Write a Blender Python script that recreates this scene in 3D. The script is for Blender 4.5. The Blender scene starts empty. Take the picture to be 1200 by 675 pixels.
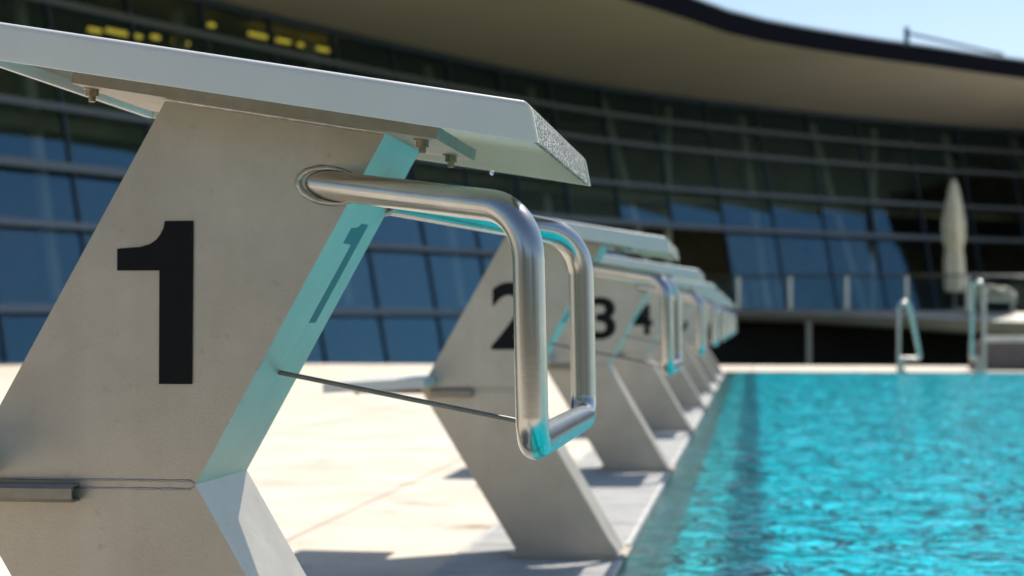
import bpy, bmesh, math, random
import numpy as np
from mathutils import Vector, Matrix
R = math.radians
random.seed(7)
scene = bpy.context.scene
COL = scene.collection

# ------------------------------------------------------------------ camera, sky, sun, exposure
H = 0.566                                   # eye height above the deck
PSI, TH, FPX = R(7.831), R(1.1318), 2050.0
cam_d = bpy.data.cameras.new('camera'); cam = bpy.data.objects.new('camera', cam_d); COL.objects.link(cam)
cam.location = (0, 0, H); cam.rotation_euler = (R(90) + TH, 0, PSI)
cam_d.sensor_width = 36; cam_d.lens = 36 * FPX / 1200
cam_d.clip_start = 0.05; cam_d.clip_end = 3000
cam_d.dof.use_dof = True; cam_d.dof.focus_distance = 1.62; cam_d.dof.aperture_fstop = 8.0
scene.camera = cam

SUN = Vector((0.27, 0.68, 1.0)).normalized()
EL = math.asin(SUN.z); AZ = math.atan2(SUN.x, SUN.y)
world = bpy.data.worlds.new('World'); scene.world = world; world.use_nodes = True
wn = world.node_tree
bg = wn.nodes['Background']; bg.inputs['Strength'].default_value = 0.10
sky = wn.nodes.new('ShaderNodeTexSky'); sky.sky_type = 'NISHITA'; sky.sun_disc = False
sky.sun_elevation = EL; sky.sun_rotation = AZ; sky.air_density = 1.0; sky.dust_density = 0.6; sky.ozone_density = 1.6
wn.links.new(sky.outputs[0], bg.inputs[0])
sl = bpy.data.lights.new('sun', 'SUN'); sl.energy = 4.6; sl.angle = R(0.55); sl.color = (1, 0.95, 0.87)
sun = bpy.data.objects.new('sun', sl); COL.objects.link(sun)
sun.rotation_euler = SUN.to_track_quat('Z', 'Y').to_euler(); sun.location = SUN * 40
vs = scene.view_settings
vs.view_transform = 'Standard'; vs.look = 'None'; vs.gamma = 1; vs.use_curve_mapping = False; vs.exposure = 0.45
cy = scene.cycles
cy.use_denoising = True; cy.max_bounces = 10; cy.diffuse_bounces = 4; cy.glossy_bounces = 5; cy.transmission_bounces = 8
cy.transparent_max_bounces = 12; cy.sample_clamp_indirect = 6; cy.caustics_reflective = False; cy.caustics_refractive = False
cy.blur_glossy = 0.6

# ------------------------------------------------------------------ materials
def mat(name, col=(.5, .5, .5), rough=.5, metal=0.0, noise=0.0, nscale=8.0, bump=0.0, bscale=60.0, spec=.5, **kw):
    m = bpy.data.materials.new(name); m.use_nodes = True
    nt = m.node_tree; b = nt.nodes['Principled BSDF']
    b.inputs['Base Color'].default_value = (*col, 1); b.inputs['Roughness'].default_value = rough
    b.inputs['Metallic'].default_value = metal; b.inputs['Specular IOR Level'].default_value = spec
    tc = nt.nodes.new('ShaderNodeTexCoord')
    if noise:
        n = nt.nodes.new('ShaderNodeTexNoise'); n.inputs['Scale'].default_value = nscale; n.inputs['Detail'].default_value = 6; n.inputs['Roughness'].default_value = .65
        nt.links.new(tc.outputs['Object'], n.inputs['Vector'])
        r = nt.nodes.new('ShaderNodeValToRGB'); e = r.color_ramp.elements
        e[0].position = .3; e[1].position = .7
        e[0].color = (*[c * (1 - noise) for c in col], 1); e[1].color = (*[min(1, c * (1 + noise)) for c in col], 1)
        nt.links.new(n.outputs['Fac'], r.inputs['Fac']); nt.links.new(r.outputs[0], b.inputs['Base Color'])
    if bump:
        n2 = nt.nodes.new('ShaderNodeTexNoise'); n2.inputs['Scale'].default_value = bscale; n2.inputs['Detail'].default_value = 4
        nt.links.new(tc.outputs['Object'], n2.inputs['Vector'])
        bp = nt.nodes.new('ShaderNodeBump'); bp.inputs['Strength'].default_value = bump; bp.inputs['Distance'].default_value = kw.get('bdist', .002)
        nt.links.new(n2.outputs['Fac'], bp.inputs['Height']); nt.links.new(bp.outputs[0], b.inputs['Normal'])
    return m
def bsdf(m): return m.node_tree.nodes['Principled BSDF']

def steel_mat():
    m = mat('blasted_steel', (.52, .49, .445), .48, .6)
    nt = m.node_tree; b = bsdf(m); L = nt.links
    tc = nt.nodes.new('ShaderNodeTexCoord')
    oi = nt.nodes.new('ShaderNodeObjectInfo')
    off = nt.nodes.new('ShaderNodeVectorMath'); off.operation = 'ADD'
    L.new(tc.outputs['Object'], off.inputs[0])
    n = nt.nodes.new('ShaderNodeTexNoise'); n.inputs['Scale'].default_value = 7; n.inputs['Detail'].default_value = 8; n.inputs['Roughness'].default_value = .7
    L.new(off.outputs[0], n.inputs['Vector'])
    r = nt.nodes.new('ShaderNodeValToRGB'); e = r.color_ramp.elements
    e[0].position = .32; e[1].position = .66; e[0].color = (.51, .44, .355, 1); e[1].color = (.62, .54, .445, 1)
    L.new(n.outputs['Fac'], r.inputs['Fac'])
    # small dark handling marks
    v = nt.nodes.new('ShaderNodeTexNoise'); v.inputs['Scale'].default_value = 55; v.inputs['Detail'].default_value = 5
    L.new(tc.outputs['Object'], v.inputs['Vector'])
    r2 = nt.nodes.new('ShaderNodeValToRGB'); e = r2.color_ramp.elements
    e[0].position = .62; e[1].position = .76; e[0].color = (1, 1, 1, 1); e[1].color = (.84, .83, .82, 1)
    L.new(v.outputs['Fac'], r2.inputs['Fac'])
    mx = nt.nodes.new('ShaderNodeMix'); mx.data_type = 'RGBA'; mx.blend_type = 'MULTIPLY'; mx.inputs[0].default_value = 1
    mp = nt.nodes.new('ShaderNodeMapping'); mp.inputs['Scale'].default_value = (34, 34, 2.2); L.new(tc.outputs['Object'], mp.inputs[0])
    w_ = nt.nodes.new('ShaderNodeTexNoise'); w_.inputs['Scale'].default_value = 1; w_.inputs['Detail'].default_value = 5; L.new(mp.outputs[0], w_.inputs['Vector'])
    r3 = nt.nodes.new('ShaderNodeValToRGB'); e = r3.color_ramp.elements
    e[0].position = .40; e[1].position = .68; e[0].color = (.90, .895, .885, 1); e[1].color = (1.06, 1.06, 1.06, 1); L.new(w_.outputs['Fac'], r3.inputs['Fac'])
    m3 = nt.nodes.new('ShaderNodeMix'); m3.data_type = 'RGBA'; m3.blend_type = 'MULTIPLY'; m3.inputs[0].default_value = .28
    L.new(r.outputs[0], mx.inputs[6]); L.new(r2.outputs[0], mx.inputs[7]); L.new(mx.outputs[2], m3.inputs[6]); L.new(r3.outputs[0], m3.inputs[7]); L.new(m3.outputs[2], b.inputs['Base Color'])
    g = nt.nodes.new('ShaderNodeTexNoise'); g.inputs['Scale'].default_value = 420; g.inputs['Detail'].default_value = 2
    L.new(tc.outputs['Object'], g.inputs['Vector'])
    rr = nt.nodes.new('ShaderNodeMapRange'); rr.inputs[3].default_value = .34; rr.inputs[4].default_value = .46
    L.new(n.outputs['Fac'], rr.inputs[0]); L.new(rr.outputs[0], b.inputs['Roughness'])
    bp = nt.nodes.new('ShaderNodeBump'); bp.inputs['Strength'].default_value = .25; bp.inputs['Distance'].default_value = .0006
    L.new(g.outputs['Fac'], bp.inputs['Height']); L.new(bp.outputs[0], b.inputs['Normal'])
    return m
M = {}
M['steel'] = steel_mat()
M['tube'] = mat('satin_tube_steel', (.53, .51, .475), .24, 1.0, noise=.10, nscale=18, bump=.12, bscale=260, bdist=.0004)
M['weld'] = mat('weld_bead', (.5, .47, .42), .42, 1.0, noise=.22, nscale=90, bump=.6, bscale=160, bdist=.0015)
M['dark_steel'] = mat('dull_steel', (.26, .24, .215), .5, 1.0, noise=.2, nscale=40)
M['plate'] = mat('plate_steel', (.33, .29, .235), .5, .8, noise=.15, nscale=30)
M['bolt'] = mat('rusty_bolt_steel', (.36, .27, .18), .45, .9, noise=.35, nscale=120)
M['white'] = mat('white_coating', (.68, .68, .65), .34, 0, noise=.03, nscale=12, bump=.05, bscale=90, spec=.5)
b_ = bsdf(M['white']); b_.inputs['Subsurface Weight'].default_value = .55; b_.inputs['Subsurface Radius'].default_value = (1, .9, .55); b_.inputs['Subsurface Scale'].default_value = .0045
M['black'] = mat('black_number_film', (.006, .006, .006), .5, 0, noise=.2, nscale=60, spec=.18)
M['black_gloss'] = mat('glossy_black_number_film', (.006, .02, .02), .34, 0, spec=.6)
def grit_mat():
    m = mat('anti_slip_grit', (.3, .3, .3), .6)
    nt = m.node_tree; b = bsdf(m); L = nt.links
    tc = nt.nodes.new('ShaderNodeTexCoord'); v = nt.nodes.new('ShaderNodeTexVoronoi'); v.inputs['Scale'].default_value = 520
    L.new(tc.outputs['Object'], v.inputs['Vector'])
    r = nt.nodes.new('ShaderNodeValToRGB'); e = r.color_ramp.elements
    e[0].position = .35; e[1].position = .9; e[0].color = (.04, .034, .03, 1); e[1].color = (.66, .58, .50, 1)
    sp = nt.nodes.new('ShaderNodeSeparateColor'); L.new(v.outputs['Color'], sp.inputs[0]); L.new(sp.outputs[0], r.inputs['Fac'])
    L.new(r.outputs[0], b.inputs['Base Color'])
    bp = nt.nodes.new('ShaderNodeBump'); bp.inputs['Strength'].default_value = 1; bp.inputs['Distance'].default_value = .002
    L.new(v.outputs['Distance'], bp.inputs['Height']); bp.invert = True; L.new(bp.outputs[0], b.inputs['Normal'])
    return m
M['grit'] = grit_mat()

def deck_mat():
    m = mat('pale_stone_deck', (.6, .54, .45), .75)
    nt = m.node_tree; b = bsdf(m); L = nt.links
    tc = nt.nodes.new('ShaderNodeTexCoord')
    mp = nt.nodes.new('ShaderNodeMapping'); mp.inputs['Rotation'].default_value = (0, 0, R(4)); L.new(tc.outputs['Object'], mp.inputs[0])
    n = nt.nodes.new('ShaderNodeTexNoise'); n.inputs['Scale'].default_value = 2.2; n.inputs['Detail'].default_value = 9; n.inputs['Roughness'].default_value = .62
    L.new(mp.outputs[0], n.inputs['Vector'])
    r = nt.nodes.new('ShaderNodeValToRGB'); e = r.color_ramp.elements
    e[0].position = .3; e[1].position = .62; e[0].color = (.53, .455, .355, 1); e[1].color = (.70, .625, .51, 1)
    L.new(n.outputs['Fac'], r.inputs['Fac'])
    # damp patches, stretched along the joints
    mp2 = nt.nodes.new('ShaderNodeMapping'); mp2.inputs['Scale'].default_value = (.9, 1.5, 1); L.new(tc.outputs['Object'], mp2.inputs[0])
    n2 = nt.nodes.new('ShaderNodeTexNoise'); n2.inputs['Scale'].default_value = 1.7; n2.inputs['Detail'].default_value = 7; n2.inputs['Roughness'].default_value = .7
    L.new(mp2.outputs[0], n2.inputs['Vector'])
    r2 = nt.nodes.new('ShaderNodeValToRGB'); e = r2.color_ramp.elements
    e[0].position = .585; e[1].position = .64; e[0].color = (1, 1, 1, 1); e[1].color = (.74, .66, .54, 1)
    L.new(n2.outputs['Fac'], r2.inputs['Fac'])
    br = nt.nodes.new('ShaderNodeTexBrick'); br.inputs['Scale'].default_value = 1; br.inputs['Brick Width'].default_value = 1.2; br.inputs['Row Height'].default_value = 1.2
    br.inputs['Mortar Size'].default_value = .006; br.offset = 0
    br.inputs['Color1'].default_value = (1, 1, 1, 1); br.inputs['Color2'].default_value = (.93, .92, .9, 1); br.inputs['Mortar'].default_value = (.45, .4, .33, 1)
    L.new(tc.outputs['Object'], br.inputs['Vector'])
    a = nt.nodes.new('ShaderNodeMix'); a.data_type = 'RGBA'; a.blend_type = 'MULTIPLY'; a.inputs[0].default_value = 1
    L.new(r.outputs[0], a.inputs[6]); L.new(r2.outputs[0], a.inputs[7])
    c = nt.nodes.new('ShaderNodeMix'); c.data_type = 'RGBA'; c.blend_type = 'MULTIPLY'; c.inputs[0].default_value = 1
    L.new(a.outputs[2], c.inputs[6]); L.new(br.outputs[0], c.inputs[7]); L.new(c.outputs[2], b.inputs['Base Color'])
    rr = nt.nodes.new('ShaderNodeMapRange'); rr.inputs[1].default_value = .57; rr.inputs[2].default_value = .66; rr.inputs[3].default_value = .8; rr.inputs[4].default_value = .35
    L.new(n2.outputs['Fac'], rr.inputs[0]); L.new(rr.outputs[0], b.inputs['Roughness'])
    return m
M['deck'] = deck_mat()
M['grate'] = mat('grey_grating', (.50, .49, .46), .6, 0, noise=.14, nscale=9)
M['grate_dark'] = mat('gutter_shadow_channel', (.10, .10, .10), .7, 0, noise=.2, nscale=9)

def tile_mat(name, c1, c2, mortar, size, noise=.15, rough=.3):
    m = mat(name, c1, rough)
    nt = m.node_tree; b = bsdf(m); L = nt.links
    tc = nt.nodes.new('ShaderNodeTexCoord')
    br = nt.nodes.new('ShaderNodeTexBrick'); br.inputs['Scale'].default_value = 1; br.inputs['Brick Width'].default_value = size; br.inputs['Row Height'].default_value = size
    br.inputs['Mortar Size'].default_value = size * .04; br.offset = 0
    br.inputs['Color1'].default_value = (*c1, 1); br.inputs['Color2'].default_value = (*c2, 1); br.inputs['Mortar'].default_value = (*mortar, 1)
    L.new(tc.outputs['Object'], br.inputs['Vector']); L.new(br.outputs[0], b.inputs['Base Color'])
    return m
M['pool_tile'] = tile_mat('pale_blue_pool_tile', (.16, .62, .66), (.20, .68, .72), (.12, .5, .55), .25)
M['navy_tile'] = tile_mat('navy_lane_tile', (.01, .10, .19), (.015, .12, .22), (.02, .12, .2), .25)
M['edge_tile'] = tile_mat('grey_edge_tile', (.16, .20, .20), (.19, .23, .23), (.10, .12, .12), .05)

def water_mat():
    m = bpy.data.materials.new('pool_water'); m.use_nodes = True; nt = m.node_tree; L = nt.links
    nt.nodes.clear()
    N = nt.nodes.new
    out = N('ShaderNodeOutputMaterial'); geo = N('ShaderNodeNewGeometry'); sx = N('ShaderNodeSeparateXYZ'); L.new(geo.outputs['Position'], sx.inputs[0])
    def bump(scale, sc, dist, detail=3):
        mp = N('ShaderNodeMapping'); mp.inputs['Scale'].default_value = sc; L.new(geo.outputs['Position'], mp.inputs[0])
        n = N('ShaderNodeTexNoise'); n.inputs['Scale'].default_value = scale; n.inputs['Detail'].default_value = detail; n.inputs['Distortion'].default_value = .8
        L.new(mp.outputs[0], n.inputs['Vector'])
        b = N('ShaderNodeBump'); b.inputs['Strength'].default_value = 1; b.inputs['Distance'].default_value = dist; L.new(n.outputs['Fac'], b.inputs['Height'])
        return b
    fine = bump(13, (1, 1, 1), .014)
    body_n = bump(9, (1, 1, 1), .20, 3)
    vo = N('ShaderNodeTexVoronoi'); vo.feature = 'SMOOTH_F1'; vo.inputs['Scale'].default_value = 8.5
    wn_ = N('ShaderNodeTexNoise'); wn_.inputs['Scale'].default_value = 2.5; wn_.inputs['Detail'].default_value = 3
    L.new(geo.outputs['Position'], wn_.inputs['Vector'])
    va = N('ShaderNodeVectorMath'); va.operation = 'MULTIPLY_ADD'; va.inputs[1].default_value = (.5, .5, 0); L.new(wn_.outputs['Color'], va.inputs[0]); L.new(geo.outputs['Position'], va.inputs[2])
    L.new(va.outputs[0], vo.inputs['Vector'])
    b2 = N('ShaderNodeBump'); b2.invert = True; b2.inputs['Strength'].default_value = 1; b2.inputs['Distance'].default_value = .17; L.new(vo.outputs['Distance'], b2.inputs['Height']); L.new(body_n.outputs[0], b2.inputs['Normal'])
    body_n = b2
    # light scattered back out of the depth of the water
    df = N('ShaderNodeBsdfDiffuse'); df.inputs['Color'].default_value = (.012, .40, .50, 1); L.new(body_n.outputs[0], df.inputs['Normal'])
    # body colour turns darker in a narrow wobbly band along the pool side
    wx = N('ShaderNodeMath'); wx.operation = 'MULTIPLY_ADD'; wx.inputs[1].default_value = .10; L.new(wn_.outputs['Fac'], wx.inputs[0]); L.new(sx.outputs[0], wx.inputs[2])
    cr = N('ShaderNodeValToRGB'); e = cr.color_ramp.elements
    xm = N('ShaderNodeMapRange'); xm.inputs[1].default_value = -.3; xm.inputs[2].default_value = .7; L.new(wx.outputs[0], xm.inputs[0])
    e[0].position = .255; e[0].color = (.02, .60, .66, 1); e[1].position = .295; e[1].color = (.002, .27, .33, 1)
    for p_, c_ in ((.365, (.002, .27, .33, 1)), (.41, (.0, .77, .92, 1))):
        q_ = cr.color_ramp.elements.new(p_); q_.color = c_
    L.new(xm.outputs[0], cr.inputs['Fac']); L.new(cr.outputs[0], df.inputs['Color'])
    tr = N('ShaderNodeBsdfTransparent'); tr.inputs['Color'].default_value = (.58, .85, .87, 1)
    # depth of scattering water: none over the shallow ledge, most over the basin
    mr = N('ShaderNodeMapRange'); mr.inputs[1].default_value = -.215; mr.inputs[2].default_value = -.19; mr.inputs[3].default_value = .88; mr.inputs[4].default_value = .16
    L.new(sx.outputs[0], mr.inputs[0])
    bd = N('ShaderNodeMixShader'); L.new(mr.outputs[0], bd.inputs[0]); L.new(df.outputs[0], bd.inputs[1]); L.new(tr.outputs[0], bd.inputs[2])
    gl = N('ShaderNodeBsdfGlossy'); gl.inputs['Roughness'].default_value = .05; L.new(fine.outputs[0], gl.inputs['Normal'])
    fr = N('ShaderNodeFresnel'); fr.inputs['IOR'].default_value = 1.33; L.new(fine.outputs[0], fr.inputs['Normal'])
    mx = N('ShaderNodeMixShader')
    L.new(fr.outputs[0], mx.inputs[0]); L.new(bd.outputs[0], mx.inputs[1]); L.new(gl.outputs[0], mx.inputs[2]); L.new(mx.outputs[0], out.inputs[0])
    return m
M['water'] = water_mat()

M['soffit'] = mat('warm_grey_soffit', (.66, .56, .43), .7, 0, noise=.07, nscale=.25)
M['fascia'] = mat('dark_fascia', (.012, .012, .018), .9, .0, spec=.05)
M['roof_white'] = mat('pale_roof_membrane', (.75, .74, .72), .6)
M['mullion'] = mat('dark_mullion', (.07, .10, .135), .4, .3)
M['transom'] = mat('grey_blue_transom', (.20, .22, .24), .4, .4)
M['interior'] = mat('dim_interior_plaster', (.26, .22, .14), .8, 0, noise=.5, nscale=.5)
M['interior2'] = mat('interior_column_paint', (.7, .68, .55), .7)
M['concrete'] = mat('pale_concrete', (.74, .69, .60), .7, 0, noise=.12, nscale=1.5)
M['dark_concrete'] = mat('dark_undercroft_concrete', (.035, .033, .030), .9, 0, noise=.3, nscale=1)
M['ground'] = mat('dry_ground', (.16, .17, .11), .95, 0, noise=.3, nscale=.3)
M['umbrella'] = mat('cream_canvas', (.93, .80, .57), .85, 0, noise=.12, nscale=5)
M['bench_side'] = mat('brown_bench_timber', (.17, .13, .115), .6, 0, noise=.25, nscale=8)
M['bench_top'] = mat('weathered_bench_top', (.75, .68, .58), .6, 0, noise=.15, nscale=6)
def glass_mat(name, tint, boost, refl=(.9, .95, 1, 1)):
    m = bpy.data.materials.new(name); m.use_nodes = True; nt = m.node_tree; L = nt.links; nt.nodes.clear()
    out = nt.nodes.new('ShaderNodeOutputMaterial')
    tr = nt.nodes.new('ShaderNodeBsdfTransparent'); tr.inputs['Color'].default_value = (*tint, 1)
    gl = nt.nodes.new('ShaderNodeBsdfGlossy'); gl.inputs['Roughness'].default_value = .015; gl.inputs['Color'].default_value = refl
    lw = nt.nodes.new('ShaderNodeFresnel'); lw.inputs['IOR'].default_value = boost
    mx = nt.nodes.new('ShaderNodeMixShader')
    L.new(lw.outputs[0], mx.inputs[0]); L.new(tr.outputs[0], mx.inputs[1]); L.new(gl.outputs[0], mx.inputs[2]); L.new(mx.outputs[0], out.inputs[0])
    return m
M['glass'] = glass_mat('blue_tinted_glass', (.85, .86, .78), 2.1, (.42, .80, 1, 1))
M['rail_glass'] = glass_mat('clear_rail_glass', (.86, .92, .90), 1.45)
def emit_mat(name, c, s):
    m = bpy.data.materials.new(name); m.use_nodes = True; b = bsdf(m)
    b.inputs['Base Color'].default_value = (*c, 1); b.inputs['Emission Color'].default_value = (*c, 1); b.inputs['Emission Strength'].default_value = s
    return m
M['lamp'] = emit_mat('yellow_lamp', (1, .85, .10), .36)

# ------------------------------------------------------------------ builders
def link(bm, name, m, parent=None, smooth=False, sharp=35, kind=None, recalc=True):
    me = bpy.data.meshes.new(name)
    if recalc: bmesh.ops.recalc_face_normals(bm, faces=bm.faces[:])
    bm.to_mesh(me); bm.free()
    me.materials.append(m)
    if smooth:
        me.polygons.foreach_set('use_smooth', [True] * len(me.polygons))
        me.set_sharp_from_angle(angle=R(sharp))
    o = bpy.data.objects.new(name, me); COL.objects.link(o)
    if parent: o.parent = parent
    if kind: o['kind'] = kind
    return o
def thing(name, label, cat, loc=(0, 0, 0), rz=0, group=None):
    o = bpy.data.objects.new(name, None); COL.objects.link(o); o.location = loc; o.rotation_euler = (0, 0, rz)
    o.empty_display_size = .1
    o['label'] = label; o['category'] = cat
    if group: o['group'] = group
    return o
def box(bm, x0, x1, y0, y1, z0, z1, mtx=None):
    vs_ = [bm.verts.new(v) for v in [(x0, y0, z0), (x1, y0, z0), (x1, y1, z0), (x0, y1, z0), (x0, y0, z1), (x1, y0, z1), (x1, y1, z1), (x0, y1, z1)]]
    if mtx:
        for v in vs_: v.co = mtx @ v.co
    for f in [(0, 3, 2, 1), (4, 5, 6, 7), (0, 1, 5, 4), (1, 2, 6, 5), (2, 3, 7, 6), (3, 0, 4, 7)]:
        bm.faces.new([vs_[i] for i in f])
    return vs_
def bevel(bm, w, seg=2, ang=30):
    es = [e for e in bm.edges if len(e.link_faces) == 2 and e.calc_face_angle(0) > R(ang)]
    bmesh.ops.bevel(bm, geom=es, offset=w, segments=seg, profile=.5, affect='EDGES', clamp_overlap=True)
def prism(bm, pts, y0, y1, axis='Y'):
    """pts: (x,z) polygon extruded along Y"""
    a = [bm.verts.new((x, y0, z)) for x, z in pts]; b = [bm.verts.new((x, y1, z)) for x, z in pts]
    bm.faces.new(a); bm.faces.new(b[::-1])
    n = len(pts)
    for i in range(n): bm.faces.new([a[i], b[i], b[(i + 1) % n], a[(i + 1) % n]])
def tube(bm, path, r, seg=20, cap=True, closed=False, rads=None):
    P = [Vector(p) for p in path]; n = len(P); rings = []
    T = []
    for i in range(n):
        if closed: t = P[(i + 1) % n] - P[i - 1]
        elif i == 0: t = P[1] - P[0]
        elif i == n - 1: t = P[-1] - P[-2]
        else: t = (P[i + 1] - P[i]).normalized() + (P[i] - P[i - 1]).normalized()
        T.append(t.normalized())
    up = Vector((0, 0, 1)) if abs(T[0].z) < .9 else Vector((1, 0, 0))
    u = T[0].cross(up).normalized()
    for i in range(n):
        u = (u - T[i] * u.dot(T[i])).normalized(); w = T[i].cross(u)
        rr = rads[i] if rads else r
        rings.append([bm.verts.new(P[i] + (u * math.cos(k * 2 * math.pi / seg) + w * math.sin(k * 2 * math.pi / seg)) * rr) for k in range(seg)])
    for i in range(n if closed else n - 1):
        a, b = rings[i], rings[(i + 1) % n]
        for k in range(seg): bm.faces.new([a[k], a[(k + 1) % seg], b[(k + 1) % seg], b[k]])
    if cap and not closed: bm.faces.new(rings[0][::-1]); bm.faces.new(rings[-1])
def rounded(path, rad, seg=8):
    """replace inner corners of a polyline with arcs of the given radii"""
    P = [Vector(p) for p in path]; out = [P[0]]
    for i in range(1, len(P) - 1):
        a = (P[i - 1] - P[i]).normalized(); b = (P[i + 1] - P[i]).normalized()
        th = a.angle(b); r = rad[i - 1]; d = r / math.tan(th / 2)
        c = P[i] + (a + b).normalized() * (r / math.sin(th / 2))
        s, e = P[i] + a * d - c, P[i] + b * d - c
        tot = s.angle(e); ax = s.cross(e).normalized()
        for k in range(seg + 1): out.append(c + Matrix.Rotation(tot * k / seg, 3, ax) @ s)
    out.append(P[-1]); return out
def add_box(name, m, parent, *a, bev=0, mtx=None, kind=None, smooth=False):
    bm = bmesh.new(); box(bm, *a, mtx=mtx)
    if bev: bevel(bm, bev)
    return link(bm, name, m, parent, smooth=bool(bev), kind=kind)
def hexbolt(bm, c, r, h, washer=True):
    if washer:
        bmesh.ops.create_cone(bm, cap_ends=True, segments=16, radius1=r * 1.5, radius2=r * 1.5, depth=.0015, matrix=Matrix.Translation((c[0], c[1], c[2] - .00075)))
    bmesh.ops.create_cone(bm, cap_ends=True, segments=6, radius1=r * 1.12, radius2=r * 1.12, depth=h, matrix=Matrix.Translation((c[0], c[1], c[2] - .0015 - h / 2)))
    bmesh.ops.create_cone(bm, cap_ends=True, segments=12, radius1=r * .6, radius2=r * .62, depth=h * .8, matrix=Matrix.Translation((c[0], c[1], c[2] - .0015 - h - h * .4)))

# ------------------------------------------------------------------ the setting
def sheet(name, m, x0, x1, y0, y1, z):
    bm = bmesh.new(); bm.faces.new([bm.verts.new(p) for p in [(x0, y0, z), (x1, y0, z), (x1, y1, z), (x0, y1, z)]])
    return link(bm, name, m, kind='structure')
EX = -0.312                    # where deck and water meet
PX1, PY0, PY1 = 50.0, 0.53, 20.45
GX = -0.72                     # back of the grating
ZL = -1.75
sheet('ground', M['ground'], -1500, 1500, -1500, 1500, ZL)
# raised stone deck as a solid ring round the pool (its top is at z = 0)
bm = bmesh.new()
for a in [(-30, GX, -1.1, 23.4), (GX, 60, -1.1, PY0), (GX, 60, PY1 + .0, 23.4), (PX1, 60, PY0, PY1)]:
    box(bm, a[0], a[1], a[2], a[3], -.4, 0)
link(bm, 'pool_deck', M['deck'], kind='structure')
add_box('deck_substructure', M['dark_concrete'], None, -29.9, -.9, -1.0, 23.3, ZL, -.401, kind='structure')
add_box('bounce_cut_slab', mat('dark_bounce_cut_stone', (.13, .105, .08), .8, 0, noise=.25, nscale=2), None, -30, 60, -9.5, -1.104, -.5, -.01, kind='structure')  # dark slab added out of view behind the camera to cut deck bounce
# pool shell
bm = bmesh.new()
D = -1.8; WX = -.20
def quad(bm, *p): bm.faces.new([bm.verts.new(q) for q in p])
quad(bm, (WX, PY0, D), (PX1, PY0, D), (PX1, PY1, D), (WX, PY1, D))
quad(bm, (WX, PY0, D), (WX, PY1, D), (WX, PY1, -.05), (WX, PY0, -.05))
quad(bm, (WX, PY1, D), (PX1, PY1, D), (PX1, PY1, -.02), (WX, PY1, -.02))
quad(bm, (PX1, PY1, D), (PX1, PY0, D), (PX1, PY0, -.02), (PX1, PY1, -.02))
quad(bm, (PX1, PY0, D), (WX, PY0, D), (WX, PY0, -.02), (PX1, PY0, -.02))
pool = link(bm, 'pool_basin', M['pool_tile'], kind='structure')
bm = bmesh.new()
quad(bm, (EX - .01, PY0, -.03), (WX, PY0, -.045), (WX, PY1, -.045), (EX - .01, PY1, -.03))
ledge = link(bm, 'pool_ledge', M['edge_tile'], kind='structure')
bm = bmesh.new()
box(bm, WX, WX + .004, PY0, PY1, D + .1, -.9)
for k in range(8):
    yc = 1.78 + 2.5 * k
    box(bm, WX + 1.6, PX1 - 2, yc - .125, yc + .125, D + .003, D + .007)
lanes = link(bm, 'pool_floor_lines', M['navy_tile'], kind='structure')

# the water sheet: real waves
def axis(a, b, s0, far, s1):
    out = list(np.arange(a, far, s0)); x = far; s = s0
    while x < b: out.append(x); s = min(s * 1.12, s1); x += s
    out.append(b); return np.array(out)
xs = axis(EX, PX1, .04, 4.2, 1.2); ys = np.linspace(PY0, PY1, 500)
X, Y = np.meshgrid(xs, ys, indexing='ij')
rng = np.random.default_rng(5)
Z = np.zeros_like(X)
for k in range(42):
    lam = .11 * (.6 / .11) ** rng.random(); ang = rng.normal(1.3, .8); ph = rng.random() * 6.28
    kx, ky = math.cos(ang) * 2 * math.pi / lam, math.sin(ang) * 2 * math.pi / lam
    amp = .0011 * lam ** .9 * (1.0 if lam > .3 else .8)
    wob = .35 * np.sin(X * rng.normal(0, 1.3) + Y * rng.normal(0, 1.3) + ph)
    Z += amp * np.sin(kx * X + ky * Y + ph + wob * 3)
Z *= 1.8
damp = np.clip((X - EX) / .25, .25, 1) * np.where(X > 8, 0.5, 1)
Z = -.012 + Z * damp
nx, ny = X.shape
V = np.stack([X, Y, Z], -1).reshape(-1, 3)
idx = np.arange(nx * ny).reshape(nx, ny)
F = np.stack([idx[:-1, :-1], idx[1:, :-1], idx[1:, 1:], idx[:-1, 1:]], -1).reshape(-1, 4)
me = bpy.data.meshes.new('water'); me.vertices.add(len(V)); me.vertices.foreach_set('co', V.ravel())
me.loops.add(F.size); me.loops.foreach_set('vertex_index', F.ravel().astype(np.int32))
me.polygons.add(len(F)); me.polygons.foreach_set('loop_start', np.arange(0, F.size, 4, dtype=np.int32)); me.polygons.foreach_set('use_smooth', np.ones(len(F), bool))
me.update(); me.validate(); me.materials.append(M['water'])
water = bpy.data.objects.new('water', me); COL.objects.link(water); water['kind'] = 'structure'
# gutter grating: dark channel with slatted panels
add_box('gutter_channel', M['grate_dark'], None, GX, EX, PY0 - .6, PY1, -.12, -.022, kind='structure')
bm = bmesh.new()
y = PY0 - .6; k = 0
while y < PY1:
    y1 = min(y + .497, PY1)
    box(bm, GX + .004, GX + .016, y + .004, y1 - .004, -.02, .001)
    box(bm, EX - .012, EX, y + .004, y1 - .004, -.02, .001)
    n = 22 if y < 13 else 8
    w = (y1 - y - .008) / n
    for j in range(n):
        a = y + .004 + j * w
        box(bm, GX + .016, EX - .012, a, a + w * .66, -.014, 0)
    y = y1 + .003; k += 1
grating = link(bm, 'gutter_grating', M['grate'], kind='structure')

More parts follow.
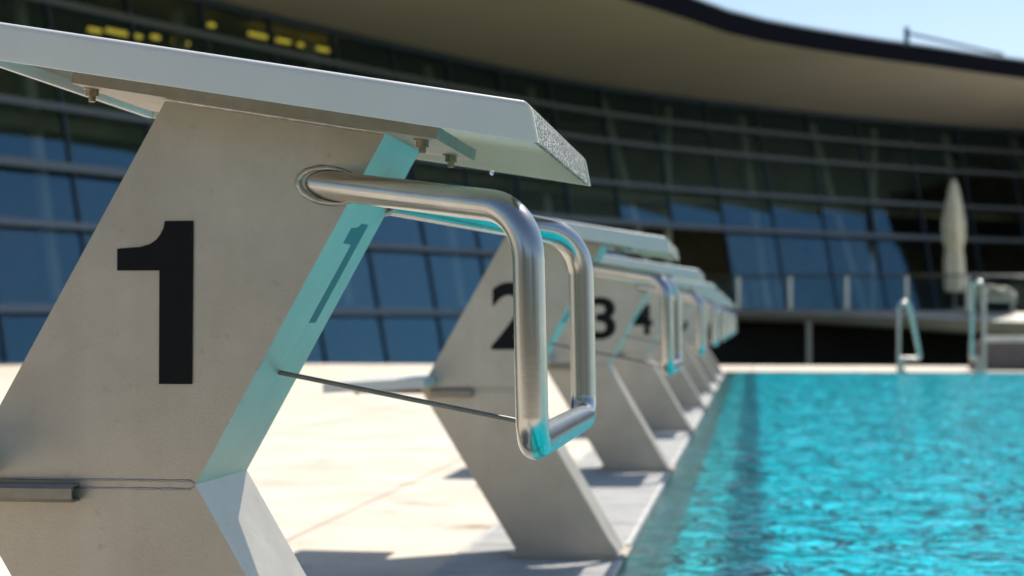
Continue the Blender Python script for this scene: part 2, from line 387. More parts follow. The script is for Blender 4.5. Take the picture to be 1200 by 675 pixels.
# ------------------------------------------------------------------ starting blocks
YC = 1.78
def mir(p): return (p[0], 2 * YC - p[1], p[2])
TN = Vector((-.1937 + .7207, 0, .762 - .8495)); PL = TN.length; ANG = math.atan2(-TN.z, TN.x)
PM = Matrix.Translation((-.7207, YC, .8495)) @ Matrix.Rotation(ANG, 4, 'Y')     # u forward, v across, w up
GRP = 'numbered starting blocks along the pool edge'

def make_block():
    root = thing('starting_block', 'x', 'starting block', (-.44, YC, 0), 0, GRP)
    off = Matrix.Translation((.44, -YC, 0))
    def fin(bm, name, m, parent=root, **k):
        for v in bm.verts: v.co = off @ v.co
        return link(bm, name, m, parent, **k)
    # bent steel body
    prof = [(-.5810, .7945), (-.3560, .7572), (-.5515, .404), (-.3188, .007), (-.5600, .007), (-.8010, .404)]
    bm = bmesh.new(); prism(bm, prof, 1.69, 1.87); bevel(bm, .0025, 2, 20)
    body = fin(bm, 'body', M['steel'], smooth=True, sharp=25)
    # foot plate
    bm = bmesh.new(); box(bm, -.585, -.30, 1.675, 1.885, .0015, .0075); bevel(bm, .001, 1)
    for x in (-.575, -.31):
        for yy in (1.681, 1.879): bmesh.ops.create_cone(bm, cap_ends=True, segments=6, radius1=.005, radius2=.005, depth=.006, matrix=Matrix.Translation((x, yy, .0105)))
    fin(bm, 'foot_plate', M['steel'], smooth=True)
    # welds: ribbon along the bend on both cheeks, bead under the top plate
    def bead(path, r, seg=8, jit=.0004):
        bm = bmesh.new(); P = []
        for a, b in zip(path[:-1], path[1:]):
            a, b = Vector(a), Vector(b); n = max(2, int((b - a).length / .004))
            P += [a.lerp(b, i / n) for i in range(n)]
        P.append(Vector(path[-1]))
        tube(bm, P, r, seg, rads=[r + random.uniform(-jit, jit) for _ in P])
        return bm
    for s in (0, 1):
        f = (lambda p: p) if s == 0 else mir
        for dz in (.0042, -.0042):
            fin(bead([f((-.80, 1.6897, .404 + dz)), f((-.557, 1.6897, .404 + dz)), f((-.5525, 1.6897, .404 + dz * .3))], .0011, 6, .0003), 'weld_seam', M['weld'], body, smooth=True, sharp=80)
        fin(bead([f((-.583, 1.6893, .7905)), f((-.359, 1.6893, .7535))], .0032), 'weld_seam', M['weld'], body, smooth=True, sharp=80)
    # plate under the tray
    pl = bmesh.new(); box(pl, .055, .430, -.117, .117, -.0362, -.0240, mtx=PM); bevel(pl, .001, 1)
    plate = fin(pl, 'mounting_plate', M['plate'], smooth=True)
    bm = bmesh.new(); box(bm, .10, .36, -.085, .085, -.0239, -.0036, mtx=PM)
    fin(bm, 'mounting_box', M['steel'])
    for x, yy in ((-.6648, 1.70), (-.3233, 1.70), (-.3223, 1.86)):
        bm = bmesh.new(); u = (x + .7207) / math.cos(ANG)
        z = .8495 - (u) * math.sin(ANG) - .0362 * math.cos(ANG)
        hexbolt(bm, (x, yy, z), .0060, .0070)
        fin(bm, 'bolt', M['bolt'], plate)
    # platform tray: folded sheet, open below
    bm = bmesh.new(); g = .0032; fh = .0355
    hw = .25
    # cross section along v with rounded shoulders, extruded along u
    def arc(cx_, cz_, r, a0, a1, n=5): return [(cx_ + r * math.cos(R(a0 + (a1 - a0) * i / n)), cz_ + r * math.sin(R(a0 + (a1 - a0) * i / n))) for i in range(n + 1)]
    ro = .0065
    outer = [(-hw, -fh), (-hw, -.0105)] + arc(-hw + ro, -ro, ro, 180, 90) + arc(hw - ro, -ro, ro, 90, 0) + [(hw, -.0105), (hw, -fh)]
    inner = [(hw - g, -fh), (hw - g, -.0105)] + arc(hw - ro, -ro, ro - g, 0, 90) + arc(-hw + ro, -ro, ro - g, 90, 180) + [(-hw + g, -.0105), (-hw + g, -fh)]
    sec = outer + inner
    n = len(sec); N2 = len(outer)
    us = [0, PL * .25, PL * .5, PL * .75, PL]
    rings = []
    for u in us:
        rings.append([bm.verts.new(PM @ Vector((u, v, w))) for v, w in sec])
    for a, b in zip(rings[:-1], rings[1:]):
        for i in range(n): bm.faces.new([a[i], a[(i + 1) % n], b[(i + 1) % n], b[i]])
    for rg in (rings[0], rings[-1]):
        for i in range(N2 - 1): bm.faces.new([rg[i], rg[i + 1], rg[n - 2 - i], rg[n - 1 - i]])
    # rounded upper front corner of each side flange
    for v in bm.verts:
        q = PM.inverted() @ v.co
        if q.x > PL - .001 and q.z > -.0101:
            v.co = PM @ Vector((PL - .0100 + math.sqrt(max(0, .0100 ** 2 - (q.z + .0100) ** 2)), q.y, q.z))
    # slanted front end: flange reaches a little further at the bottom
    for v in bm.verts:
        q = PM.inverted() @ v.co
        q = PM.inverted() @ v.co
        if q.x > PL - .02: v.co = PM @ Vector((q.x - q.z * .37, q.y, q.z))
    # side flange front ears (thin, with rounded top corner)
    tray = fin(bm, 'platform', M['white'], smooth=True, sharp=40)
    bm = bmesh.new()
    box(bm, 0, g, -hw + g + .0002, hw - g - .0002, -fh, -g - .0002, mtx=PM); bevel(bm, .0008, 1)
    fin(bm, 'back_flange', M['white'], tray, smooth=True)
    bm = bmesh.new()
    box(bm, PL - .0075, PL - .0022, -hw + g + .0004, hw - g - .0004, -fh + .0015, -.0042)
    for v in bm.verts: v.co = PM @ Vector((v.co.x - v.co.z * .37, v.co.y, v.co.z))
    fin(bm, 'grip_lip', M['grit'], tray)
    bm = bmesh.new(); box(bm, g + .0002, g + .007, -hw + g + .0004, hw - g - .0004, -fh - .0005, -fh + .0105, mtx=PM); bevel(bm, .0008, 1)
    fin(bm, 'back_lip', M['white'], tray, smooth=True)
    # hand rail loop
    A = (-.449, 1.714, .7075); B = (-.1975, 1.5400, .6660); Cc = (-.1935, 1.5400, .4570)
    path = [A, B, Cc, mir(Cc), mir(B), mir(A)]
    path = rounded(path, [.052, .026, .026, .052], 10)
    bm = bmesh.new(); tube(bm, path, .0146, 28)
    rail = fin(bm, 'hand_rail', M['tube'], smooth=True, sharp=60)
    # elongated weld ring where the tube enters the cheek
    for s in (0, 1):
        f = (lambda p: p) if s == 0 else mir
        ring = []
        for k in range(40):
            t = k / 40 * 2 * math.pi
            dx, dz = math.cos(t) * .0325, math.sin(t) * .0172
            ring.append(f((-.4145 + dx * math.cos(-.16) - dz * math.sin(-.16), 1.6893, .7015 + dx * math.sin(-.16) + dz * math.cos(-.16))))
        bm = bmesh.new(); tube(bm, ring, .0026, 7, closed=True, rads=[.0030 + random.uniform(-.0006, .0007) for _ in ring])
        fin(bm, 'weld_seam', M['weld'], rail, smooth=True, sharp=80)
    # brace rod
    bm = bmesh.new(); tube(bm, [(-.492, YC,   .5142), (-.1965, YC, .457)], .0026, 12)
    fin(bm, 'brace_rod', M['dark_steel'], smooth=True)
    # side arms carrying the rear step
    for s in (0, 1):
        f = (lambda p: p) if s == 0 else mir
        bm = bmesh.new()
        # an open channel: rounded rectangle ring extruded along X
        y0, y1, z0, z1, t = 1.668, 1.6895, .3865, .4045, .0026
        sec = [(y1, z0), (y0 + .004, z0), (y0, z0 + .004), (y0, z1 - .004), (y0 + .004, z1), (y1, z1), (y1, z1 - t), (y0 + .005, z1 - t), (y0 + t, z1 - .006), (y0 + t, z0 + .006), (y0 + .005, z0 + t), (y1, z0 + t)]
        ra = [bm.verts.new(f((-.672, a, b))) for a, b in sec]; rb = [bm.verts.new(f((-.775, a, b))) for a, b in sec]
        n = len(sec)
        for i in range(n): bm.faces.new([ra[i], ra[(i + 1) % n], rb[(i + 1) % n], rb[i]])
        for rg in (ra, rb):
            for i in range(5): bm.faces.new([rg[i], rg[i + 1], rg[10 - i], rg[11 - i]])
        fin(bm, 'step_arm', M['plate'])
    bm = bmesh.new(); box(bm, -.1215, .1215, -.25, .25, -.0115, .0115, mtx=Matrix.Translation((-.8835, YC, .4175)) @ Matrix.Rotation(R(-3.2), 4, 'Y')); bevel(bm, .004, 3)
    st = fin(bm, 'rear_step', M['white'], smooth=True)
    bm = bmesh.new(); box(bm, -.975, -.798, YC - .06, YC + .06, .392, .401)
    fin(bm, 'step_bracket', M['dark_steel'], st)
    for x in (-.955, -.81):
        for s in (0, 1):
            yy = 1.675 if s == 0 else 2 * YC - 1.675
            bm = bmesh.new(); hexbolt(bm, (x, yy, .4015 if x < -.9 else .41), .005, .006); fin(bm, 'bolt', M['bolt'], st)
    return root
block0 = make_block()
ORD = {2: 'second', 3: 'third', 4: 'fourth', 5: 'fifth', 6: 'sixth', 7: 'seventh', 8: 'last and farthest'}
blocks = [block0]
def copy_tree(o, parent=None):
    c = o.copy(); COL.objects.link(c)
    if parent: c.parent = parent
    for ch in list(o.children): copy_tree(ch, c)
    return c
for k in range(1, 8):
    b = copy_tree(block0); b.location = (-.44, YC + 2.5 * k, 0); blocks.append(b)
block0['label'] = 'steel starting block in the foreground marked with a large black number 1'
for k in range(1, 8):
    n = k + 1
    blocks[k]['label'] = ('steel starting block marked number %d, %s in the row from the camera' % (n, ORD[n])) if n < 8 else 'steel starting block at the far end of the row, nearest the far pool edge'

# black lane numbers
def digit_one():
    X0 = -.6331
    pts = [(-.6331, .6183), (-.6331, .6402)]
    pts += [(-.6091, .6418), (-.5990, .6447), (-.5925, .6490), (-.5880, .6545), (-.5848, .6612), (-.5836, .6677)]
    pts += [(-.5540, .6677), (-.5546, .5045), (-.5890, .5045), (-.5890, .6183)]
    return [(x + .44, z) for x, z in pts]
def add_digit(k):
    b = blocks[k]
    if k == 0:
        bm = bmesh.new(); a = [bm.verts.new((x, 1.6885 - YC, z)) for x, z in digit_one()]
        bm.faces.new(a); bm.normal_update()
        g = bmesh.ops.extrude_face_region(bm, geom=bm.faces[:])
        for v in [v for v in g['geom'] if isinstance(v, bmesh.types.BMVert)]: v.co.y -= .0004
    else:
        cu = bpy.data.curves.new('num', 'FONT'); cu.body = str(k + 1); cu.size = .192; cu.offset = .0042; cu.extrude = .0002
        cu.align_x = 'CENTER'; t = bpy.data.objects.new('num', cu); COL.objects.link(t)
        bpy.context.view_layer.update()
        me2 = bpy.data.meshes.new_from_object(t.evaluated_get(bpy.context.evaluated_depsgraph_get()))
        bpy.data.objects.remove(t); bpy.data.curves.remove(cu)
        bm = bmesh.new(); bm.from_mesh(me2); bpy.data.meshes.remove(me2)
        zs = [v.co.y for v in bm.verts]; s = .163 / (max(zs) - min(zs)); z0 = min(zs)
        xs_ = [v.co.x for v in bm.verts]; xc = (max(xs_) + min(xs_)) / 2
        for v in bm.verts: v.co = Vector(((v.co.x - xc) * s * (.108 / ((max(xs_) - min(xs_)) * s)) - .573 + .44, 1.6885 - YC + v.co.z, .5005 + (v.co.y - z0) * s))
    link(bm, 'lane_number', M['black'], b)
    # smaller number on the sloping front face
    me_src = [c for c in b.children if c.name.startswith('lane_number')][0].data
    bm = bmesh.new(); bm.from_mesh(me_src)
    xs_ = [v.co.x for v in bm.verts]; zs = [v.co.z for v in bm.verts]; xr = max(xs_); z0, z1 = min(zs), max(zs)
    ymid = (min(v.co.y for v in bm.verts) + max(v.co.y for v in bm.verts)) / 2
    p0 = Vector((-.5515 + .44, 0, .404)); d = (Vector((-.3595 + .44, 0, .7525)) - p0).normalized(); nrm = Vector((d.z, 0, -d.x))
    xc = (max(xs_) + min(xs_)) / 2
    for v in bm.verts:
        q = v.co.copy(); s = .82
        a = (q.z - z0) * s + (.566 - .404) / d.z
        v.co = p0 + d * a + nrm * (.0004 - (q.y - ymid) * 1.0) + Vector((0, (q.x - xc) * s - .0 + (.008 if k == 0 else 0), 0))
    link(bm, 'lane_number', M['black_gloss'], b)
for k in range(8): add_digit(k)

# water drop hanging from the nearest platform
bm = bmesh.new(); bmesh.ops.create_icosphere(bm, subdivisions=2, radius=.0026, matrix=Matrix.Translation((0, 0, 0)) @ Matrix.Diagonal((1, 1, 1.3, 1)))
drop_m = mat('water_drop', (1, 1, 1), .02); bsdf(drop_m).inputs['Transmission Weight'].default_value = 1; bsdf(drop_m).inputs['IOR'].default_value = 1.33
u = .43
p = PM @ Vector((u, .2485, -.0375))
link(bm, 'water_drop', drop_m, smooth=True, sharp=90).location = p
o = bpy.data.objects['water_drop']; o['label'] = 'clear water drop hanging from the underside of the nearest white platform'; o['category'] = 'water drop'

# ------------------------------------------------------------------ glazed pavilion
PTS = [(-26.75, -3.68), (-22.03, 6.05), (-17.26, 18.32), (-12.38, 30.6), (-7.44, 42.38), (-1.93, 52.22), (8.0, 62.17), (21.58, 70.6), (37.74, 77.87)]
def catmull(P, n=12):
    P = [np.array(p) for p in P]; Q = [2 * P[0] - P[1]] + P + [2 * P[-1] - P[-2]]; out = []
    for i in range(1, len(Q) - 2):
        a, b, c, d = Q[i - 1:i + 3]
        for k in range(n):
            t = k / n; out.append(.5 * ((2 * b) + (c - a) * t + (2 * a - 5 * b + 4 * c - d) * t * t + (-a + 3 * b - 3 * c + d) * t ** 3))
    out.append(P[-1]); return np.array(out)
cv = catmull(PTS); sl_ = np.r_[0, np.cumsum(np.hypot(*np.diff(cv, axis=0).T))]
BAY = 2.35
ss = np.arange(12, sl_[-1], BAY)
FX, FY = np.interp(ss, sl_, cv[:, 0]), np.interp(ss, sl_, cv[:, 1])
TT = np.gradient(np.c_[FX, FY], axis=0); TT /= np.hypot(*TT.T)[:, None]; NN = np.c_[TT[:, 1], -TT[:, 0]]   # NN points to the pool
LEAN = .21
def fp(i, z, out=0.0):
    """point on the leaning facade: station i, z above eye level, offset towards the pool"""
    o_ = out - LEAN * z
    return Vector((FX[i] + NN[i][0] * o_, FY[i] + NN[i][1] * o_, H + z))
NB = len(ss)
bld = thing('pavilion', 'long curved glass pavilion under a sweeping grey roof behind the pool', 'building', (FX[12], FY[12], ZL))
inv = Matrix.Translation((-FX[12], -FY[12], -ZL))
def bl(bm, name, m, parent=bld, **k):
    for v in bm.verts: v.co = inv @ v.co
    return link(bm, name, m, parent, **k)
def scr(i):   # bearing of a station as seen along the pool, used to choose which bays are open
    return math.degrees(math.atan2(FX[i], FY[i]))
def is_open(i): return -3.75 < scr(i) < -1.75
def on_terrace(i): return scr(i) >= -1.75
def zbot(i): return 2.9 if is_open(i) else (.42 if on_terrace(i) else -2.2)
ZT = 6.95
for i in range(NB - 1):
    zb = zbot(i)
    bm = bmesh.new(); jit = random.uniform(-.006, .006)
    # each pane bay is one sheet of slightly uneven glass
    rows = [z for z in (-2.2, -1.3, .25, .42, 1.8, 2.9, 4.05, 5.3, 6.12, ZT) if z >= zb - 1e-6]
    for a, b in zip(rows[:-1], rows[1:]):
        j1, j2 = random.uniform(-.0015, .0015), random.uniform(-.0015, .0015)
        quad(bm, fp(i, a, j1), fp(i + 1, a, j1), fp(i + 1, b, j2), fp(i, b, j2))
    bl(bm, 'window', M['glass'], recalc=False)
    # mullion
    bm = bmesh.new()
    t = Vector((TT[i][0], TT[i][1], 0)); nn = Vector((NN[i][0], NN[i][1], 0))
    a0, a1 = fp(i, zb), fp(i, ZT); w, dd = .027, .05
    vs1 = [a0 + t * sx * w + nn * sy for sx, sy in ((-1, -.10), (1, -.10), (1, dd), (-1, dd))]; vs2 = [a1 + t * sx * w + nn * sy for sx, sy in ((-1, -.10), (1, -.10), (1, dd), (-1, dd))]
    A_ = [bm.verts.new(v) for v in vs1]; B_ = [bm.verts.new(v) for v in vs2]
    bm.faces.new(A_); bm.faces.new(B_)
    for q in range(4): bm.faces.new([A_[q], A_[(q + 1) % 4], B_[(q + 1) % 4], B_[q]])
    bl(bm, 'mullion', M['mullion'])
def strip(name, m, z, h, d0, d1, pred=lambda i: True, zf=None):
    """a rail following the facade"""
    runs = []; cur = []
    for i in range(NB):
        if pred(i): cur.append(i)
        else:
            if len(cur) > 1: runs.append(cur)
            cur = []
    if len(cur) > 1: runs.append(cur)
    bm = bmesh.new()
    for run in runs:
        prev = None
        for i in run:
            ring = [bm.verts.new(v) for v in (fp(i, z - h / 2, d0), fp(i, z - h / 2, d1), fp(i, z + h / 2, d1), fp(i, z + h / 2, d0))]
            if prev:
                for q in range(4): bm.faces.new([prev[q], prev[(q + 1) % 4], ring[(q + 1) % 4], ring[q]])
            else: bm.faces.new(ring)
            prev = ring
        bm.faces.new(prev[::-1])
    bl(bm, name, m)
for z in (4.05, 5.3, 6.12): strip('transom', M['transom'], z, .13, -.02, .16)
strip('transom', M['transom'], 2.9, .16, -.02, .2)
strip('transom', M['transom'], 1.8, .13, -.02, .16, lambda i: not is_open(i) and not on_terrace(i))
strip('transom', M['transom'], .25, .15, -.02, .16, lambda i: not is_open(i) and not on_terrace(i))
strip('transom', M['mullion'], -1.3, .1, -.02, .16, lambda i: not is_open(i) and not on_terrace(i))
strip('transom', M['mullion'], ZT - .05, .14, -.02, .16)
# interior shell: back wall, floors, columns
def ribbon(name, m, f0, f1):
    bm = bmesh.new(); prev = None
    for i in range(NB):
        a, b = bm.verts.new(f0(i)), bm.verts.new(f1(i))
        if prev: bm.faces.new([prev[0], a, b, prev[1]])
        prev = (a, b)
    return bl(bm, name, m)
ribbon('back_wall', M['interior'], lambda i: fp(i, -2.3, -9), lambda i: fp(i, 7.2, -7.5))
def flr(name, m, z, th, d0, d1, pred=lambda i: True):
    strip(name, m, z - th / 2, th, d0, d1, pred)
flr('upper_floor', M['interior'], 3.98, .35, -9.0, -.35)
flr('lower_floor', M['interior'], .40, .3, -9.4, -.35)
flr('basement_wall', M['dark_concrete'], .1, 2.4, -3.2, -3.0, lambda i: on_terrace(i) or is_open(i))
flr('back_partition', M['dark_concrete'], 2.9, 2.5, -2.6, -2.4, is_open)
for i in range(3, NB - 2, 2):
    bm = bmesh.new()
    a, b = fp(i, .4, -.9), fp(i, 6.7, -.7)
    if i % 4 == 1 and i > 18:
        t = Vector((TT[i][0], TT[i][1], 0))
        tube(bm, [a - t * .2, b - t * 1.5], .13, 10); tube(bm, [a + t * .2, b + t * 1.5], .13, 10)
    else: tube(bm, [a, b], .15, 12)
    bl(bm, 'interior_column', M['interior2'], smooth=True)
# roof with overhang
def roof_z(i):
    s = scr(i); return float(np.interp(s, [-30, -8.5, -6.8, -5.3, -3, 1.2, 4.2, 40], [7.25, 7.27, 7.23, 7.28, 7.38, 7.48, 7.48, 7.6]))
OV = 5.5
def edge(i, dz=0, dout=0):
    return Vector((FX[i] + NN[i][0] * (OV + dout), FY[i] + NN[i][1] * (OV + dout), H + roof_z(i) + dz))
bm = bmesh.new(); prev = None
for i in range(NB):
    ft = fp(i, ZT + .02, .0); e0 = edge(i)
    c = [bm.verts.new(ft.lerp(e0, t) + Vector((0, 0, .28 * math.sin(math.pi * t) * .0))) for t in (0, .2, .4, .6, .8, 1)]
    bk = bm.verts.new(fp(i, ZT + .03, -9.5))
    c = [bk] + c
    if prev:
        for q in range(len(c) - 1): bm.faces.new([prev[q], c[q], c[q + 1], prev[q + 1]])
    prev = c
bl(bm, 'soffit', M['soffit'], smooth=True, sharp=25)
bm = bmesh.new(); prev = None
for i in range(NB):
    ring = [bm.verts.new(v) for v in (edge(i, -.002, -.25), edge(i, 0, .0), edge(i, .52, .10), edge(i, .52, -.25))]
    if prev:
        for q in range(4): bm.faces.new([prev[q], prev[(q + 1) % 4], ring[(q + 1) % 4], ring[q]])
    prev = ring
fas = bl(bm, 'fascia', M['fascia'])
bm = bmesh.new(); prev = None
for i in range(NB):
    ring = [bm.verts.new(v) for v in (edge(i, .53, .06), edge(i, .60, .06), edge(i, .70, -2.5), edge(i, 1.1, -7), edge(i, .9, -14), edge(i, -2.0, -15))]
    if prev:
        for q in range(5): bm.faces.new([prev[q], prev[(q + 1)], ring[(q + 1)], ring[q]])
    prev = ring
roof = bl(bm, 'roof', M['roof_white'], smooth=True)
# ceiling lamps behind the upper glazing, visible at the near end
PXS = [math.tan(R(scr(i)) + PSI) * FPX + 600 for i in range(NB)]
def fbear(b, z, out):
    """facade point at a given bearing number"""
    j = max(0, min(NB - 2, next((i for i in range(NB - 1) if PXS[i] <= b < PXS[i + 1] and FY[i] > 15), 8)))
    t = (b - PXS[j]) / (PXS[j + 1] - PXS[j]); return fp(j, z, out).lerp(fp(j + 1, z, out), t)
for b0, b1, zz in [(100, 112, 5.92), (120, 158, 5.98), (172, 180, 6.05), (196, 212, 6.05), (240, 246, 6.62), (285, 309, 6.62), (316, 330, 6.62), (340, 372, 6.62)]:
    bm = bmesh.new(); tube(bm, [fbear(b0 + 112, zz + .12, -1.2), fbear(b1 + 112, zz + .12, -1.2)], .048, 10)
    bl(bm, 'ceiling_lamp', M['lamp'], smooth=True)

# camera-plan helper for the far side: (metres right of the view axis, metres ahead, height above eye)
RH = Vector((math.cos(PSI), math.sin(PSI), 0)); FH = Vector((-math.sin(PSI), math.cos(PSI), 0))
def W(lat, dep, z): return RH * lat + FH * dep + Vector((0, 0, H + z))

# rooftop rail
rr = thing('roof_rail', 'thin rail with end post standing on the pavilion roof against the sky', 'railing', W(11.2, 49.5, 8.3))
bm = bmesh.new(); p0 = Vector((0, 0, 0)); ln = []
box(bm, -.07, .07, -.05, .05, -.45, .08); link(bm, 'post', M['mullion'], rr)
bm = bmesh.new(); tube(bm, [(0, 0, -.08), tuple(W(14.9, 53, 8.15) - rr.location)], .05, 8); link(bm, 'top_rail', M['transom'], rr)

# ------------------------------------------------------------------ terrace in front of the pavilion
ter = thing('terrace', 'pale concrete terrace slab raised over a dark undercroft', 'terrace', W(12, 51, ZL - H))
def tloc(v): return v - ter.location
front = [(5.6, 52.5, .39, .30), (8.5, 51.3, .39, .36), (11.0, 49.2, .35, .48), (13.7, 47.3, .28, .62), (18.5, 46, .24, .75), (28, 45, .24, .85)]
bm = bmesh.new(); prev = None
for lat, dep, zt, th in front:
    pts = [W(lat, dep + .9, zt), W(lat, dep, zt - th * .42), W(lat, dep + .5, zt - th), W(lat * 1.05 - 1, dep + 9 + (lat * .35), zt - th), W(lat * 1.05 - 1, dep + 9 + lat * .35, zt)]
    ring = [bm.verts.new(tloc(v)) for v in pts]
    if prev:
        for q in range(5): bm.faces.new([prev[q], prev[(q + 1) % 5], ring[(q + 1) % 5], ring[q]])
    else: bm.faces.new(ring)
    prev = ring
bm.faces.new(prev[::-1]); link(bm, 'slab', M['concrete'], ter)
for lat in (8.75, 22.0):
    bm = bmesh.new(); a = W(lat, 51.6, .1); tube(bm, [tloc(a), tloc(Vector((a.x, a.y, ZL)))], .085, 12)
    link(bm, 'column', M['concrete'], ter, smooth=True)
bm = bmesh.new()
pp = [tloc(W(5.6, 54.5, 0)), tloc(W(30, 54.5, 0))]
quad(bm, *[Vector((p.x, p.y, z)) for p, z in ((pp[0], .01), (pp[1], .01), (pp[1], -ZL + H - .0), (pp[0], -ZL + H))])
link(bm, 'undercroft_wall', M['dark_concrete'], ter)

# terrace balustrade
rl = thing('terrace_railing', 'glass balustrade with slim steel posts along the raised terrace', 'railing', W(11, 51.2, .39))
rpts = [(lat, float(np.interp(lat, [f[0] for f in front], [f[1] for f in front])) + .35, float(np.interp(lat, [f[0] for f in front], [f[2] for f in front]))) for lat in np.arange(2.4, 22, 1.46)]
rpts = [(a, b if a > 5.6 else 52.9, c) for a, b, c in rpts]
def rloc(v): return v - rl.location
bm = bmesh.new(); tube(bm, [rloc(W(a, b, c + .99)) for a, b, c in rpts], .035, 8); link(bm, 'top_rail', M['tube'], rl, smooth=True)
for j, (a, b, c) in enumerate(rpts):
    if a < 5.4: continue
    bm = bmesh.new(); p = rloc(W(a, b, c)); box(bm, p.x - .045, p.x + .045, p.y - .03, p.y + .03, p.z, p.z + .97); link(bm, 'post', M['transom'] if 0 else M['tube'], rl)
for (a, b, c), (a2, b2, c2) in zip(rpts[:-1], rpts[1:]):
    if a < 3.8: continue
    bm = bmesh.new(); quad(bm, rloc(W(a + .08, b, c + .08)), rloc(W(a2 - .08, b2, c2 + .08)), rloc(W(a2 - .08, b2, c2 + .93)), rloc(W(a + .08, b, c + .93)))
    link(bm, 'glass_panel', M['rail_glass'], rl, recalc=False)

# closed parasol
pu = W(12.85, 50.8, .35)
um = thing('parasol', 'tall cream parasol folded shut on the terrace behind the railing', 'umbrella', pu)
bm = bmesh.new(); prof = [(.40, .02), (.48, .20), (.9, .26), (1.3, .25), (1.65, .18), (1.9, .27), (2.4, .36), (2.9, .30), (3.4, .21), (3.9, .11), (4.1, .05), (4.18, .01)]
n = 40; prev = None
zz = np.linspace(.62, 4.3, 36)
for z in zz:
    t = (z - .62) / (4.3 - .62)
    r0 = np.interp(t, [0, .05, .3, .38, .45, .6, .8, .95, 1], [.27, .33, .31, .25, .33, .36, .24, .12, .015])
    ring = []
    for k in range(n):
        a = k / n * 2 * math.pi; rr_ = r0 * (1 + .16 * math.sin(8 * a + 1.2 * t) + .07 * math.sin(13 * a + 5 * t))
        ring.append(bm.verts.new((math.cos(a) * rr_, math.sin(a) * rr_, z)))
    if prev:
        for k in range(n): bm.faces.new([prev[k], prev[(k + 1) % n], ring[(k + 1) % n], ring[k]])
    else: bm.faces.new(ring)
    prev = ring
bm.faces.new(prev[::-1]); link(bm, 'canopy', M['umbrella'], um, smooth=True, sharp=60)
bm = bmesh.new(); tube(bm, [(0, 0, .0), (0, 0, .7)], .035, 12); link(bm, 'pole', M['dark_steel'], um, smooth=True)
bm = bmesh.new(); tube(bm, [(0, 0, .005), (0, 0, .09)], .35, 24); link(bm, 'base', M['dark_steel'], um, smooth=True, sharp=40)
bm = bmesh.new(); ring = [(math.cos(a) * .285, math.sin(a) * .285, 1.9) for a in np.linspace(0, 2 * math.pi, 24, endpoint=False)]
tube(bm, ring, .03, 8, closed=True); link(bm, 'tie_strap', M['umbrella'], um, smooth=True, sharp=80)

um.scale = (.84, .84, .89)

# lounge chair with a heap of pale cushions beside the parasol
lc = thing('lounge_chair', 'low terrace chair heaped with crumpled cream cushions beside the folded parasol', 'lounge chair', W(13.45, 48.6, .29))
for sx in (-.45, .45):
    for sy in (-.25, .25):
        bm = bmesh.new(); tube(bm, [(sx, sy, 0), (sx * .95, sy, .30)], .022, 8); link(bm, 'leg', M['tube'], lc, smooth=True)
bm = bmesh.new(); box(bm, -.52, .52, -.32, .32, .30, .36); bevel(bm, .01); link(bm, 'seat', M['tube'], lc, smooth=True)
bm = bmesh.new(); box(bm, -.54, -.49, -.3, .3, .36, .85); bevel(bm, .01); link(bm, 'backrest', M['tube'], lc, smooth=True)
cush = mat('cream_cushion', (.85, .78, .62), .9, 0, noise=.12, nscale=6)
for j, (cx_, cz_, s, a) in enumerate([(-.2, .45, (.26, .28, .10), .2), (.25, .44, (.28, .28, .09), -.15), (.02, .60, (.27, .26, .10), .35), (.33, .57, (.2, .22, .08), .6)]):
    bm = bmesh.new(); bmesh.ops.create_icosphere(bm, subdivisions=3, radius=1)
    for v in bm.verts:
        q = v.co; q = Vector([math.copysign(abs(c) ** .6, c) for c in q]); f = 1 + .07 * math.sin(7 * q.x + j) * math.cos(6 * q.y + j)
        v.co = Matrix.Rotation(a, 3, 'Y') @ Vector((q.x * s[0] * f, q.y * s[1] * f, q.z * s[2] * f)) + Vector((cx_, 0, cz_))
    link(bm, 'cushion', cush, lc, smooth=True, sharp=80)

# ------------------------------------------------------------------ grab rails at the far pool edge
def grab_rail(loc, hgt, sx, lab, reach):
    t = thing('grab_rail', lab, 'grab rail', loc, 0, 'steel grab rails at the far pool edge')
    bm = bmesh.new()
    path = [(0, -.05, -1.1), (0, -.05, hgt - .02), (sx * .12, .0, hgt), (sx * reach, .10, .19), (sx * reach * .95, .12, .15), (sx * .03, .10, .15)]
    tube(bm, rounded(path, [.06, .055, .05, .02], 8), .023, 14); link(bm, 'rail_loop', M['tube'], t, smooth=True, sharp=60)
    bm = bmesh.new(); tube(bm, [(sx * .05, .10, .0), (sx * .05, .10, .15)], .023, 12); link(bm, 'post', M['tube'], t, smooth=True, sharp=60)
    bm = bmesh.new(); tube(bm, [(sx * .05, .10, .0), (sx * .05, .10, .02)], .055, 16); link(bm, 'floor_flange', M['tube'], t, smooth=True, sharp=40)
    return t
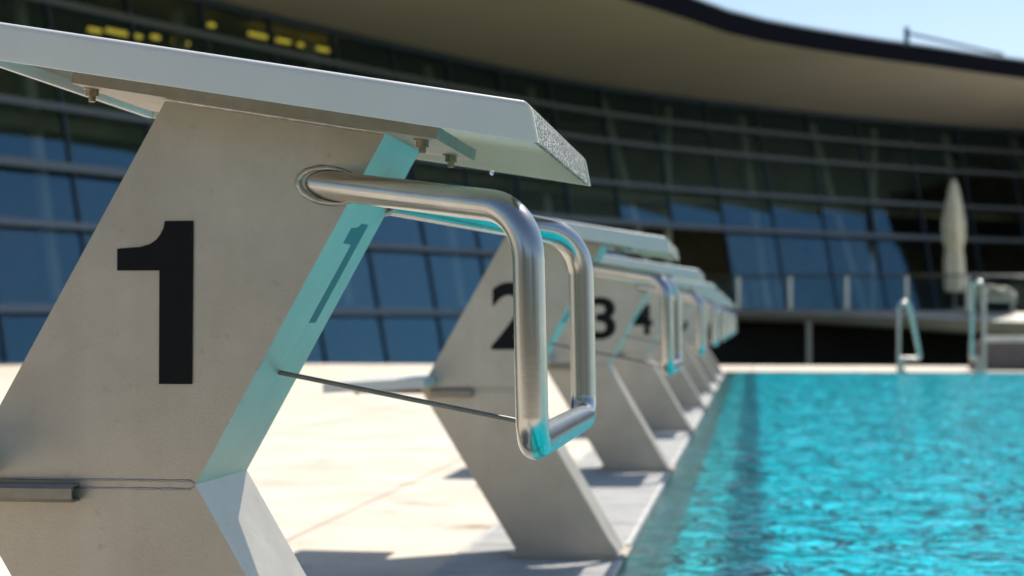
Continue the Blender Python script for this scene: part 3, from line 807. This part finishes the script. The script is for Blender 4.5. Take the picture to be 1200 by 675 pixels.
grab_rail((1.65, 20.44, 0), .80, 1, 'shorter steel grab rail loop at the far pool edge, left of the brown bench', .25)
grab_rail((2.60, 20.44, 0), 1.04, -1, 'taller steel grab rail loop at the far pool edge, before the brown bench end', .12)

# bench
be = thing('bench', 'long low brown bench with a paler top on the deck at the far right', 'bench', (4.6, 21.6, 0))
bm = bmesh.new(); box(bm, -2.0, 2.4, -.2, .22, .0, .335); bevel(bm, .03, 3); link(bm, 'base', M['bench_side'], be, smooth=True)
bm = bmesh.new(); box(bm, -1.85, 2.45, -.235, .25, .336, .40); bevel(bm, .012, 2); link(bm, 'seat', M['bench_top'], be, smooth=True)

# ------------------------------------------------------------------ added outside the frame to darken reflections in steel and glass
M['backdrop'] = mat('dark_backdrop_leaves', (.035, .045, .018), .8, 0, noise=.5, nscale=3)  # leafy mass out of view, added to darken what the steel reflects
hd = bmesh.new()
bmesh.ops.create_grid(hd, x_segments=160, y_segments=26, size=.5)
rg = random.Random(3)
for v in hd.verts:
    u_, w_ = v.co.x, v.co.y + .5
    a = w_ * math.pi
    v.co = Vector((u_ * 90, -math.cos(a) * 1.1 + rg.uniform(-.14, .14), math.sin(a) ** .5 * (4.2 + .7 * math.sin(u_ * 40) + .4 * math.sin(u_ * 97)) + rg.uniform(-.14, .14)))
ho = link(hd, 'backdrop', M['backdrop']); ho.location = (5, -9, ZL)
ho['label'] = 'unseen dark hedge behind the near side of the pool'; ho['category'] = 'backdrop'
refl_block = thing('reflection_blocker', 'unseen dark tower standing on the terrace at the far right', 'blocker', (15.6, 62.3, ZL))  # unseen box added so the right-hand panes reflect it instead of sky
add_box('wall', mat('dark_blocker_skin', (.06, .06, .055), .7, 0, noise=.2, nscale=.4), refl_block, -2.4, 2.4, -1.8, 1.6, 0, 9.2)
add_box('roof', M['fascia'], refl_block, -2.5, 2.5, -1.9, 1.7, 9.21, 9.4)
for k in range(2):
    add_box('window', M['glass'], refl_block, -1.2, 1.2, -1.86, -1.81, 2.6 + k * 3.2, 5.0 + k * 3.2)
